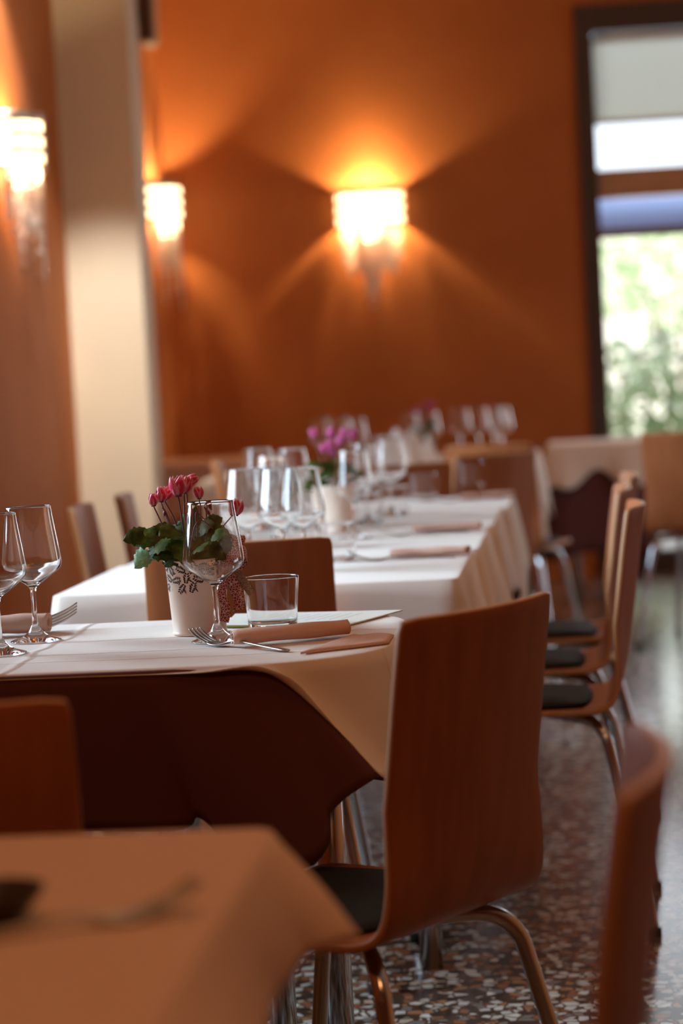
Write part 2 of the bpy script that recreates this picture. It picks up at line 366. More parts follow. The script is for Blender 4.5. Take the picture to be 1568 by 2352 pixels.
# ------------------------------------------------------------------ sconces
LAMP = (1.0, .72, .37)
def sconce(loc, rz, label, power):
    """half round lamp of metal bands; local -y is away from the wall, origin on the wall at the lamp's height"""
    t = thing('wall_sconce', label, 'wall lamp', loc, rz, 'half round wall sconces with crystals')
    bm = bmesh.new(); add_box(bm, -.05, .05, -.018, -.001, -.12, .10, .004); link_mesh('backplate', bm, m_brass, t)
    rad, n_ = .185, 28
    for zc, h in ((.095, .036), (.030, .026), (-.030, .024), (-.088, .022)):
        vs_, fs = [], []
        for k in range(n_+1):
            a = PI + PI*k/n_
            for rr, z in ((rad, zc-h/2), (rad, zc+h/2), (rad-.004, zc+h/2), (rad-.004, zc-h/2)):
                vs_.append((rr*math.cos(a), rr*math.sin(a)*.82-.002, z))
        for k in range(n_):
            for q in range(4): fs.append((k*4+q, k*4+(q+1) % 4, k*4+4+(q+1) % 4, k*4+4+q))
        mesh_from('metal_band', vs_, fs, m_brass, t)
    for k in (0, 5, 10, 14, 18, 23, 28):
        a = PI+PI*k/28; x, y = (rad-.006)*math.cos(a), (rad-.006)*math.sin(a)*.82-.004
        tube('upright', [(x, y, -.09), (x, y, .09)], .003, m_brass, t, 6)
    vs_, fs = [], []           # inner frosted glass
    for k in range(n_+1):
        a = PI+PI*k/n_
        for rr in (rad-.012, rad-.016):
            for z in (-.08, .08): vs_.append((rr*math.cos(a), rr*math.sin(a)*.82-.003, z))
    for k in range(n_):
        b0 = k*4; fs += [(b0, b0+1, b0+5, b0+4), (b0+2, b0+6, b0+7, b0+3), (b0+1, b0+3, b0+7, b0+5), (b0, b0+4, b0+6, b0+2)]
    mesh_from('glass_shade', vs_, fs, m_glow, t)
    lathe('bulb', [(0, -.055), (.012, -.052), (.022, -.035), (.026, -.01), (.02, .015), (.012, .03), (.012, .05), (0, .05)], m_bulb, t, 20, (0, -.07, 0))
    lathe('glare_globe', [(0, -.175), (.03, -.168), (.052, -.15), (.06, -.12), (.058, -.09), (.045, -.06), (0, -.055)], m_halo, t, 24, (0, -.072, 0))  # see-through glowing blob added for the glare below the lamp
    rnd = random.Random(int(loc[1]*100))
    for k in range(72):
        ux = rnd.uniform(-1, 1); x, y = .16*ux, -.015-.11*math.sqrt(max(0, 1-ux*ux))*rnd.choice((.25, .6, 1, 1))
        z0 = -.10; L = (.20+.17*max(0, 1-abs(ux)*1.6)+.05*math.cos(ux*9))*rnd.uniform(.8, 1.05)
        vs_, fs = [], []
        z = z0
        while z > z0-L:
            s = rnd.uniform(.010, .019); b0 = len(vs_)
            vs_ += [(x, y, z), (x+s*.55, y, z-s), (x, y+s*.55, z-s), (x-s*.55, y, z-s), (x, y-s*.55, z-s), (x, y, z-2*s)]
            for i in range(4): fs += [(b0, b0+1+i, b0+1+(i+1) % 4), (b0+5, b0+1+(i+1) % 4, b0+1+i)]
            z -= 2*s+.001
        mesh_from('crystal_strand', vs_, fs, m_crystal, t, False)
    l = light('sconce_light', 'POINT', power, LAMP, (0, -.065, .01), shadow_soft_size=.03); l.parent = t
    return t
m_glow = emis('glowing_shade_glass', (1, .72, .40), 6)
m_halo = bpy.data.materials.new('lamp_glare'); m_halo.use_nodes = True; _n = m_halo.node_tree.nodes; _l = m_halo.node_tree.links; _n.clear()  # emission over transparent, stands in for lamp glare
_o = _n.new('ShaderNodeOutputMaterial'); _a = _n.new('ShaderNodeAddShader'); _e = _n.new('ShaderNodeEmission'); _e.inputs[0].default_value = (1, .74, .44, 1); _e.inputs[1].default_value = 6; _t = _n.new('ShaderNodeBsdfTransparent')
_l.new(_e.outputs[0], _a.inputs[0]); _l.new(_t.outputs[0], _a.inputs[1]); _l.new(_a.outputs[0], _o.inputs[0])
s3 = aty(850, 488, YE)
sconce((s3.x, YE-.001, 2.0), 0, 'glowing half round wall sconce with hanging crystals in the middle of the far orange wall', 150)
s1 = atx(10, 335, XL); s2 = atx(350, 470, XL)
sconce((XL+.001, s1.y, s1.z), PI/2, 'lit wall sconce at the left edge of the photo, before the cream pillar', 48)
sconce((XL+.001, s2.y, s2.z), PI/2, 'lit wall sconce between the cream pillar and the far corner', 80)
# spot and fixture added out of frame to brighten the pillar's lower part
t = thing('pillar_fill_spot', 'added white spotlight, out of frame, brightening the cream pillar', 'added spotlight', (FILL_SPOT_POS[0], FILL_SPOT_POS[1], ZC))
lathe('canopy', [(0, 0), (.05, 0), (.05, -.02), (.012, -.025), (.012, -.15), (0, -.15)], m_white, t, 20)
lathe('fill_spot_head', [(.0, -.15), (.03, -.15), (.045, -.2), (.045, -.26), (.04, -.26), (.04, -.2), (0, -.17)], m_white, t, 20)
sp = light('fill_spot_beam', 'SPOT', 350, (1, .93, .82), (FILL_SPOT_POS[0], FILL_SPOT_POS[1], ZC-.27), (-1.90, 10.2, .40), spot_size=R(39), spot_blend=.6, shadow_soft_size=.04)
# warm fill lamps added out of frame to brighten the room
for (x, y, e) in ((-.35, .7, 14), (-.1, 2.7, 7), (1.5, 4.9, 4), (1.6, 10.2, 12)):
    t = thing('fill_lamp', 'added warm fill lamp, out of frame under the ceiling', 'added fill lamp', (x, y, ZC), 0, 'added fill lamps')
    lathe('shade', [(0, 0), (.2, 0), (.22, -.03), (.2, -.08), (.1, -.1), (0, -.1)], m_white, t, 32)
    light('fill_lamp_light', 'AREA', e, (1, .42, .155), (x, y, ZC-.12), (x, y, 0), shape='DISK', size=.7)

# ------------------------------------------------------------------ chairs
def make_chair():
    t = thing('dining_chair', 'x', 'chair')
    prof = [(-.250, .845, .172), (-.236, .76, .173), (-.222, .66, .174), (-.208, .57, .176), (-.196, .51, .180), (-.178, .468, .185), (-.145, .447, .190), (-.08, .441, .196), (.02, .440, .200), (.12, .443, .200), (.18, .440, .196), (.212, .425, .190)]
    prof = spline(prof, 4); n_ = len(prof); wseg = 14
    vs_, fs = [], []
    for i, (y, z, w) in enumerate(prof):
        # concave back, gently dished seat; rounded corners at the top and front
        dist_top = math.hypot(y+.25, z-.845)
        cut = 0
        for k in range(wseg+1):
            u = k/wseg*2-1
            ww = w
            cy_ = .030*u*u*max(0, min(1, (z-.46)/.15))
            cz_ = .006*u*u*max(0, min(1, (y+.16)/.1))
            zz = z+cz_
            vs_.append((ww*u, y+cy_, zz))
    for i in range(n_-1):
        for k in range(wseg):
            a = i*(wseg+1)+k; fs.append((a, a+1, a+wseg+2, a+wseg+1))
    # round the four corners by pulling outer rows
    def rnd_corner(i, k, amt):
        x, y, z = vs_[i*(wseg+1)+k]; vs_[i*(wseg+1)+k] = (x*amt, y, z)
    for k in (0, wseg):
        for i, amt in ((0, .985),): rnd_corner(i, k, amt)
        for i, amt in ((n_-1, .88), (n_-2, .95), (n_-3, .985)): rnd_corner(i, k, amt)
    for k in (0, wseg):
        x, y, z = vs_[k]; vs_[k] = (x, y, z-.003)
    sh = mesh_from('shell', vs_, fs, [m_chair, m_edge], t)
    so = sh.modifiers.new('thick', 'SOLIDIFY'); so.thickness = .011; so.offset = 0; so.material_offset_rim = 1; so.use_even_offset = True
    bv = sh.modifiers.new('bev', 'BEVEL'); bv.width = .003; bv.segments = 2; bv.limit_method = 'ANGLE'; bv.angle_limit = R(50)
    # pad
    bm = bmesh.new(); nx, ny = 12, 12; grid = []
    def pz(u, v): return .452+.014*max(0, (1-abs(u)**4))*max(0, (1-abs(v)**4))
    for lev in (0, 1):
        g = []
        for j in range(ny+1):
            for i in range(nx+1):
                u, v = i/nx*2-1, j/ny*2-1
                sq = (1-.12*v*v*abs(u)); sv = (1-.12*u*u*abs(v))
                g.append(bm.verts.new((.170*u*sq, .02+.150*v*sv, (pz(u, v) if lev else .447)+.006*u*u)))
        grid.append(g)
    for j in range(ny):
        for i in range(nx):
            a = j*(nx+1)+i
            bm.faces.new([grid[1][q] for q in (a, a+1, a+nx+2, a+nx+1)]); bm.faces.new([grid[0][q] for q in (a, a+nx+1, a+nx+2, a+1)])
    ring = [i for i in range(nx+1)]+[j*(nx+1)+nx for j in range(1, ny+1)]+[ny*(nx+1)+i for i in range(nx-1, -1, -1)]+[j*(nx+1) for j in range(ny-1, 0, -1)]
    for a, b2 in zip(ring, ring[1:]+ring[:1]): bm.faces.new([grid[0][a], grid[0][b2], grid[1][b2], grid[1][a]])
    link_mesh('seat_pad', bm, m_pad, t, True)
    for sx in (-1, 1):
        for sy in (-1, 1):
            pts = spline([(sx*.03, sy*.04+.0, .424), (sx*.09, sy*.09, .424), (sx*.135, sy*.130, .420), (sx*.158, sy*.155, .395), (sx*.168, sy*.168, .35), (sx*.192, sy*.205, .18), (sx*.212, sy*.235, .004)], 5)
            tube('leg', pts, .0115, m_chrome, t, 12)
            lg = t.children[-1]
            lathe('foot_cap', [(0, 0), (.014, 0), (.014, .018), (0, .018)], m_pad, lg, 12, (sx*.2125, sy*.2355, 0))
    bm = bmesh.new(); add_box(bm, -.07, .07, -.07, .07, .422, .436, .003); link_mesh('under_frame', bm, m_chrome, t)
    return t
chair0 = make_chair()
_first = [True]
CG = 'plywood shell dining chairs'
def chair_at(back_center, rz, label):
    """back_center: middle of the backrest's top edge in plan; the sitter faces +y turned by rz"""
    c = Vector((back_center[0], back_center[1], 0)) + Matrix.Rotation(rz, 3, 'Z') @ Vector((0, .25, 0))
    if _first[0]:
        chair0.location = c; chair0.rotation_euler = (0, 0, rz); chair0['label'] = label; chair0['group'] = CG; _first[0] = False; return chair0
    return dup(chair0, c, rz, label, CG)
chair_at((-.099, 2.97), R(60), 'large reddish brown chair seen from behind at the right end of the front table')
chair_at((-.612, 4.335), R(4), 'brown chair with its back just behind the flower pot and tumbler')
chair_at((.140, 4.95), R(88), 'nearest of the brown chairs seen edge-on along the right of the long table')
chair_at((.130, 5.60), R(90), 'second edge-on brown chair along the right of the long table')
chair_at((.165, 6.22), R(92), 'third edge-on brown chair along the right of the long table, mostly hidden')
chair_at((-1.225, 6.42), R(-83), 'dark slim edge of a chair leaning left of the flowers, before the cream pillar')
chair_at((-1.245, 5.92), R(-86), 'olive-brown edge of a chair at the left foot of the cream pillar')
chair_at((-1.33, 4.95), R(-84), 'chair at the far left edge behind the two wine glasses')
chair_at((-.658, 2.22), R(2), 'dark red-brown chair back at the left edge against the burgundy cloth')
chair_at((.060, 1.80), R(88), 'blurred dark chair edge in the near right corner of the photo')
chair_at((-.235, 8.1), R(40), 'reddish brown chair back beyond the far right end of the long table')
p = atz(925, 1070, .845); chair_at((p.x-.03, 7.60), R(5), 'low brown chair back among the blurred glasses of the long table')
p = atz(1110, 1030, .845); chair_at((p.x-.0, 9.05), R(-14), 'yellow lit chair back under the far row of wine glasses')
p = atz(1560, 992, .845); chair_at((p.x, p.y), R(-22), 'orange chair at the right edge in front of the tall window')
p = atz(486, 1062, .845); chair_at((p.x-.0, p.y), R(-84), 'light orange chair edge left of the far white table')

# ------------------------------------------------------------------ tables
def make_table(loc, w, d, label, group=None, legs=True, h=.745, inset=.09, rleg=.022):
    t = thing('dining_table', label, 'table', loc, 0, group)
    bm = bmesh.new(); add_box(bm, -w/2+.006, w/2-.006, -d/2+.006, d/2-.006, h-.03, h, .003)
    if w > 1.2 and d < .8:
        pass
    link_mesh('tabletop', bm, m_transom, t)
    for sx in (-1, 1):
        for sy in (-1, 1):
            lathe('leg', [(0, 0), (rleg, 0), (rleg, h-.03), (0, h-.03)], m_chrome, t, 20, (sx*(w/2-inset), sy*(d/2-inset), 0))
    return t
def rr_perim(x0, x1, y0, y1, r, step=.02):
    """rounded rectangle perimeter counter-clockwise from the front left; returns (point, normal)"""
    out = []
    def seg(a, b, nrm):
        L = (Vector(b)-Vector(a)).length; k = max(1, int(L/step))
        for i in range(k): out.append((Vector(a).lerp(Vector(b), i/k), Vector(nrm)))
    def arc(cx, cy_, a0):
        k = max(3, int(r*PI/2/step))
        for i in range(k):
            a = a0+PI/2*i/k; out.append((Vector((cx+r*math.cos(a), cy_+r*math.sin(a))), Vector((math.cos(a), math.sin(a)))))
    seg((x0+r, y0), (x1-r, y0), (0, -1)); arc(x1-r, y0+r, -PI/2)
    seg((x1, y0+r), (x1, y1-r), (1, 0)); arc(x1-r, y1-r, 0)
    seg((x1-r, y1), (x0+r, y1), (0, 1)); arc(x0+r, y1-r, PI/2)
    seg((x0, y1-r), (x0, y0+r), (-1, 0)); arc(x0+r, y0+r, PI)
    return out
def cloth_mesh(name, perim, z, hem, m, label, cat='tablecloth', group=None, rows=10, lip=.006):
    """perim: (p, n) list, hem: list of world points below each perimeter point"""
    N = len(perim); vs_, fs = [], []
    c = sum((p for p, _ in perim), Vector((0, 0)))/N
    scales = [0, .35, .7, .9, .97, 1.0]
    for s in scales[1:]:
        for p, n_ in perim: q = c.lerp(p-n_*lip, s); vs_.append((q.x, q.y, z))
    nb = len(scales)-1
    for p, n_ in perim: q = p-n_*lip*.3; vs_.append((q.x, q.y, z-lip*.3))
    nb += 1
    for j in range(1, rows+1):
        s = j/rows
        for i, (p, n_) in enumerate(perim):
            H = Vector(hem[i]); top = Vector((p.x, p.y, z-lip))
            q = top.lerp(H, s)
            out = n_*(.004*math.sin(PI*s)); vs_.append((q.x+out.x, q.y+out.y, q.z))
    cidx = len(vs_); vs_.append((c.x, c.y, z))
    for i in range(N): fs.append((cidx, i, (i+1) % N))
    for j in range(nb+rows-1):
        for i in range(N):
            i2 = (i+1) % N; fs.append((j*N+i, (j+1)*N+i, (j+1)*N+i2, j*N+i2))
    o = mesh_from(name, vs_, fs, m, None, True)
    so = o.modifiers.new('thick', 'SOLIDIFY'); so.thickness = .0012; so.offset = -1
    return tag(o, label, cat, group)
def auto_hem(perim, z, drop, flare=.03, amp=.015, waves=3.0, seed=0, corner_extra=.10, x0=0, x1=1, y0=0, y1=1, r=.02, zz=0):
    rnd = random.Random(seed); out = []
    ph = [rnd.uniform(0, 6.28) for _ in range(3)]; s = 0; prev = perim[0][0]
    for p, n_ in perim:
        s += (p-prev).length; prev = p
        # nearness to a corner
        cxd = min(abs(p.x-x0), abs(p.x-x1)); cyd = min(abs(p.y-y0), abs(p.y-y1)); cd_ = max(cxd, cyd)
        cn = max(0, 1-cd_/.22)
        w = amp*(math.sin(waves*2*PI*s+ph[0])+.6*math.sin(waves*3.3*PI*s+ph[1]))
        dr = drop+corner_extra*cn**1.5+zz*math.sin(waves*2*PI*s+ph[2])
        off = flare*(1+1.2*cn)+w*(1-.3*cn)
        off = max(off, .004)
        q = p+n_*off; out.append((q.x, q.y, z-dr))
    return out
def simple_cloth(x0, x1, y0, y1, z, drop, m, label, r=.02, name='tablecloth', cat='tablecloth', group=None, **kw):
    pr = rr_perim(x0, x1, y0, y1, r)
    hem = auto_hem(pr, z, drop, x0=x0, x1=x1, y0=y0, y1=y1, r=r, **kw)
    return cloth_mesh(name, pr, z, hem, m, label, cat, group)

# ---- front table (rounded corners) with burgundy undercloth and pale cloth
T1 = (-1.75, -.265, 3.25, 3.915)
t = thing('dining_table', 'front table under the pale cloth that carries the flower pot', 'table', (-1.0, 3.58, 0))
pr = rr_perim(T1[0]+.008, T1[1]-.008, T1[2]+.008, T1[3]-.008, .185)
vs_ = [(p.x+1.0, p.y-3.58, z) for z in (.715, .744) for p, _ in pr]; N = len(pr)
fs = [tuple(range(N)), tuple(range(N, 2*N))]+[(i, (i+1) % N, N+(i+1) % N, N+i) for i in range(N)]
mesh_from('tabletop', vs_, fs, m_transom, t, False)
for (x, y) in ((.60, .12), (.50, .2), (-.6, -.2), (-.6, .2)):
    lathe('leg', [(0, 0), (.022, 0), (.022, .715), (0, .715)], m_chrome, t, 20, (x, y, 0))

def keyed_hem(perim, keys):
    """keys: (perimeter arc position, (x,y,z)) ; smooth in between"""
    acc = [0]; pts = [p for p, _ in perim]
    for a, b2 in zip(pts, pts[1:]): acc.append(acc[-1]+(b2-a).length)
    ks = sorted(keys); out = []
    dense = spline([(s,)+tuple(c) for s, c in ks], 16)
    j = 0
    for s in acc:
        while j < len(dense)-2 and dense[j+1][0] < s: j += 1
        a, b2 = dense[j], dense[j+1]; tt = 0 if b2[0] == a[0] else min(1, max(0, (s-a[0])/(b2[0]-a[0])))
        out.append(tuple(a[i]+(b2[i]-a[i])*tt for i in (1, 2, 3)))
    return out
RAD = .19
def per1(step=.006): return rr_perim(*T1[:2], *T1[2:], RAD, step)
LF = (T1[1]-T1[0])-2*RAD           # length of front run
ARC = RAD*PI/2
LS = (T1[3]-T1[2])-2*RAD
def fx(x): return x-(T1[0]+RAD)    # arc position of a front point
X_, Y_ = T1[0], T1[2]
bk = [(0, (X_+RAD, Y_-.015, .54)), (fx(-1.2), (-1.2, Y_-.03, .535)), (fx(-.95), (-.95, Y_-.012, .53)), (fx(-.75), (-.75, Y_-.02, .535))]
for s, (px_, py_, yy) in ((fx(-.64), (400, 1908, 3.235)), (fx(-.57), (455, 1878, 3.225)), (fx(-.53), (510, 1925, 3.22)), (LF-.05, (570, 1950, 3.215)), (LF-.02, (650, 1985, 3.215)), (LF+.005, (716, 1990, 3.225)), (LF+.02, (760, 1930, 3.24)), (LF+.032, (760, 1862, 3.25)), (LF+.05, (872, 1781, 3.28))):
    bk.append((s, tuple(aty(px_, py_, yy))))
bk += [(LF+.09, (-.30, 3.35, .57)), (LF+.2, (-.27, 3.44, .55))]
e0 = LF+ARC
bk += [(e0+.12, (-.33, 3.60, .55)), (e0+LS, (-.30, 3.74, .55)), (e0+LS+ARC, (-.46, 3.93, .56))]
e1 = e0+LS+ARC
bk += [(e1+LF*.5, (-1.0, 3.93, .56)), (e1+LF, (X_+RAD, 3.93, .56)), (e1+LF+ARC, (X_-.02, T1[3]-RAD, .56)), (e1+LF+ARC+LS, (X_-.02, Y_+RAD, .54)), (e1+LF+2*ARC+LS, (X_+RAD-.01, Y_-.015, .54))]
pp = [(p-Vector((0, .007*max(0, min(1, (-.50-p.x)/.08)))) if n_.y < -.9 else p, n_) for p, n_ in per1()]; cloth_mesh('tablecloth', pp, .7475, keyed_hem(pp, bk), m_burg, 'burgundy undercloth hanging at the front of the nearest sharp table', rows=14)
pk = [(0, (X_+RAD, Y_-.006, .742)), (fx(-1.2), (-1.2, Y_-.006, .742)), (fx(-.9), (-.9, Y_-.006, .743)), (fx(-.7), (-.7, Y_-.006, .743)), (fx(-.52), (-.52, Y_-.008, .742))]
for s, (px_, py_, yy) in ((LF-.03, (574, 1529, 3.240)), (LF-.0, (631, 1541, 3.243)), (LF+.014, (677, 1563, 3.247)), (LF+.025, (720, 1609, 3.255)), (LF+.037, (778, 1678, 3.265)), (LF+.047, (835, 1741, 3.275)), (LF+.054, (876, 1783, 3.284))):
    pk.append((s, tuple(aty(px_, py_, yy))))
pk += [(LF+.10, (-.262, 3.335, .57)), (LF+.19, (-.240, 3.40, .555)), (e0+.03, (-.232, 3.50, .53)), (e0+.15, (-.25, 3.62, .54)), (e0+LS, (-.235, 3.74, .54)), (e0+LS+ARC*.5, (-.28, 3.88, .52)), (e1, (-.46, 3.935, .58)),
       (e1+LF*.5, (-1.0, 3.93, .58)), (e1+LF, (X_+RAD, 3.93, .58)), (e1+LF+ARC, (X_-.03, T1[3]-RAD, .58)), (e1+LF+ARC+LS, (X_-.03, Y_+RAD, .6)), (e1+LF+2*ARC+LS, (X_+RAD-.01, Y_-.006, .733))]
pp = per1(); cloth_mesh('tablecloth', pp, .750, keyed_hem(pp, pk), m_fold, 'pale creased tablecloth on the front table under flowers and glasses', rows=14)
TOP = .7505

# ---- long table behind it: four square tables with white cloths
Y2 = 4.45
for k, (lab_t, lab_c) in enumerate((('first square table of the long row, behind the brown chair back', 'bright white cloth on the first table of the long row'),
                      ('second square table of the long row', 'white cloth on the second table of the long row, brown in its shaded side'),
                      ('third square table of the long row', 'white cloth on the third table of the long row'),
                      ('last square table of the long row', 'white cloth on the last table of the long row, before the reddish brown chair'))):
    y0 = Y2+k*.71; dx = (0, .012, .02, .04)[k]
    make_table((-.6+dx, y0+.35, 0), .76, .69, lab_t, 'tables of the long row')
    simple_cloth(-.985+dx, -.215+dx, y0, y0+.70, TOP, .19, m_cloth, lab_c, seed=10+k, flare=.022, amp=.012, waves=2.2, corner_extra=.14, group='white cloths of the long row', zz=.015)

# ---- near table, lower left
make_table((-.80, 1.53, 0), 1.05, 1.04, 'nearest table, out of focus in the lower left corner')
pr = rr_perim(-1.33, -.268, 1.0, 2.06, .02)
hem = auto_hem(pr, TOP, .10, flare=.03, amp=.004, waves=1.3, seed=5, corner_extra=.03, x0=-1.33, x1=-.268, y0=1.0, y1=2.06)
tipn = aty(828, 2150, 2.02); kk = [(1.0, aty(540, 2700, 1.2)), (1.45, aty(590, 2450, 1.55)), (1.72, aty(640, 2290, 1.80)), (1.92, aty(705, 2195, 1.95)), (2.05, tipn)]
for i, (p, n_) in enumerate(pr):
    if p.x > -.29 and p.y > 1.0:
        for (ya, A), (yb, B) in zip(kk, kk[1:]):
            if ya <= p.y <= yb: q = A.lerp(B, (p.y-ya)/(yb-ya)); hem[i] = (q.x, q.y, q.z)
        if p.y > 2.05: hem[i] = tuple(tipn)
    elif p.y > 2.05 and p.x > -.6:
        w = max(0, 1-(-.268-p.x)/.33); w = w*w; h = Vector(hem[i]); hem[i] = tuple(h.lerp(Vector((tipn.x-.02, tipn.y+.04, tipn.z)), w))
cloth_mesh('tablecloth', pr, TOP, hem, m_cloth_warm, 'blurred tablecloth of the nearest table in the lower left corner')
# ---- far tables
make_table((-1.10, 9.72, 0), .66, .86, 'far table on the left in front of the orange wall')
simple_cloth(-1.45, -.75, 9.25, 10.15, TOP, .22, m_cloth, 'white cloth on the far left table near the cream pillar', seed=21, flare=.02, amp=.012, waves=2.2)
make_table((-.48, 10.22, 0), .66, 1.5, 'far table in the middle with the row of wine glasses')
simple_cloth(-.82, -.14, 9.45, 11.0, TOP, .22, m_cloth, 'peach lit cloth on the far middle table under the row of glasses', seed=25, flare=.02, amp=.012, waves=2.2)
make_table((.11, 11.75, 0), .40, .60, 'small far table beside the tall window, under white and burgundy cloths', h=.735)
simple_cloth(-.11, .335, 11.43, 12.07, TOP-.004, .50, m_burg, 'burgundy cloth hanging below the white one on the far table beside the window', seed=22, flare=.02, amp=.02, waves=3, corner_extra=.04)
simple_cloth(-.113, .338, 11.427, 12.073, TOP, .15, m_cloth, 'white cloth on the far table beside the tall window', seed=23, flare=.03, amp=.022, waves=4, corner_extra=.07, zz=.03)
make_table((-1.72, 11.75, 0), .60, .80, 'corner table at the end of the left wall', h=.745)
simple_cloth(-2.04, -1.40, 11.35, 12.2, TOP, .25, m_nap, 'brownish cloth on the table in the far left corner', seed=24, flare=.02, amp=.01, waves=2)

# ------------------------------------------------------------------ glassware
SC = .000652
def wine_profile():
    out = [(0, .0004), (.037, .0), (.0392, .0006), (.0392, .0018), (.034, .0035), (.022, .0075), (.0135, .013), (.0080, .020), (.0050, .029), (.0040, .042), (.0038, .06), (.0042, .075), (.0060, .0835), (.0110, .0885), (.0185, .0935), (.0320, .1035), (.0425, .1115), (.0460, .1195), (.0458, .1285), (.0430, .150), (.0392, .175), (.0362, .196), (.0348, .2080)]
    inn = [(.0346, .2088), (.0340, .2082), (.0352, .196), (.0381, .175), (.0419, .150), (.0447, .1285), (.0448, .1200), (.0413, .1130), (.0308, .1052), (.0175, .0962), (.0090, .0918), (0, .0900)]
    o = [out[0], out[1], out[2], out[3]]+spline(out[3:], 3)[1:]
    i = spline(inn, 3)
    return o+i
def make_wine_glass():
    o = lathe('wine_glass', wine_profile(), m_glass, None, 72)
    return tag(o, 'x', 'glass')
def make_tumbler():
    prof = [(0, .0006), (.034, .0002), (.0362, 0), (.0374, .0006), (.0379, .0020), (.0381, .0045), (.0385, .010), (.0407, .040), (.0435, .074), (.0438, .0778), (.0438, .0792), (.0434, .0800), (.0427, .0798), (.0423, .0788), (.0422, .0770), (.0419, .072), (.0392, .040), (.0371, .0150), (.0367, .0115), (.0358, .0094), (.0340, .0086), (.030, .0083), (0, .0083)]
    o = lathe('tumbler', prof, m_glass, None, 72)
    return tag(o, 'x', 'glass')
wg0, tb0 = make_wine_glass(), make_tumbler()
_used = set()
def put(proto, x, y, z, label, group=None, rz=0, cat='glass'):
    if proto.name not in _used: o = proto; _used.add(proto.name)
    else: o = copy_tree(proto)
    o.location = (x, y, z); o.rotation_euler = (0, 0, rz); tag(o, label, cat, group); return o
Zg = TOP+.0003
p = atz(500, 1473, TOP); put(wg0, p.x, p.y, Zg, 'sharp wine glass in front of the flower pot', 'wine glasses on the front table')
p = atz(83, 1473, TOP); put(wg0, p.x, p.y, Zg, 'wine glass on the left of the front table, the farther of the pair', 'wine glasses on the front table', 1)
p = atz(1, 1503, TOP); put(wg0, p.x, p.y, Zg, 'wine glass cut by the left edge, nearer of the pair', 'wine glasses on the front table', 2)
p = atz(627, 1442, TOP); put(tb0, p.x, p.y, Zg, 'clear tumbler in front of the menu sheets, right of the flower pot', None, .4)
RIM = TOP+.2085
far_glasses = [(563, 1078, 'wine glass at the left end of the blurred cluster on the long table'), (640, 1076, 'wine glass in the middle of the blurred cluster on the long table'), (688, 1074, 'wine glass at the right end of the blurred cluster on the long table'),
    (622, 1046, 'wine glass rising just behind the blurred cluster on the long table'), (806, 1034, 'wine glass standing before the second flower pot'), (836, 1018, 'wine glass right of the second flower pot'),
    (590, 1030, 'faint wine glass at the left back of the long table'), (668, 1030, 'faint wine glass behind the blurred cluster, left of the second flower pot'), (890, 1008, 'wine glass at the far end of the long table, below the white napkins')]
for i, (x, y, lab) in enumerate(far_glasses):
    p = atz(x, y, RIM); put(wg0, p.x, p.y, Zg, lab, 'wine glasses on the long table', i)
for i, (x, y, Y, lab) in enumerate([(735, 958, 10.0, 'left wine glass of the far pair against the orange wall'), (778, 957, 10.05, 'middle far wine glass against the orange wall, left of the magenta flowers'), (815, 960, 9.6, 'dim far wine glass right of the bright pair'),
        (938, 950, 10.35, 'far wine glass in front of the magenta flowers'), (985, 960, 10.3, 'second far wine glass in front of the magenta flowers'), (1055, 936, 10.7, 'leftmost wine glass of the far row of three'), (1098, 934, 10.75, 'middle wine glass of the far row of three'), (1133, 931, 10.8, 'rightmost bright wine glass of the far row of three'), (1150, 940, 10.4, 'dim wine glass at the right end of the far row')]):
    p = aty(x, y, Y)
    xx = p.x if Y > 10.2 else min(p.x, -.79)
    put(wg0, p.x, Y, Zg, lab, 'wine glasses on the far tables', i)
for i, (x, y, lab) in enumerate([(470+60, 1245, 'tumbler on the long table behind the sharp wine glass'), (705, 1265, 'tumbler on the long table right of the chair back corner'), (655, 1222, 'tumbler among the stems of the blurred cluster'), (845, 1205, 'tumbler right of the second flower pot'), (775, 1290, 'tumbler near the front edge of the long table'), (905, 1185, 'small tumbler further along the long table'), (975, 1150, 'distant tumbler at the far end of the long table'), (1085, 1118, 'white glinting tumbler before the reddish brown chair')]):
    p = atz(x, y, TOP); put(tb0, p.x, p.y, Zg, lab, 'tumblers on the long table', i)

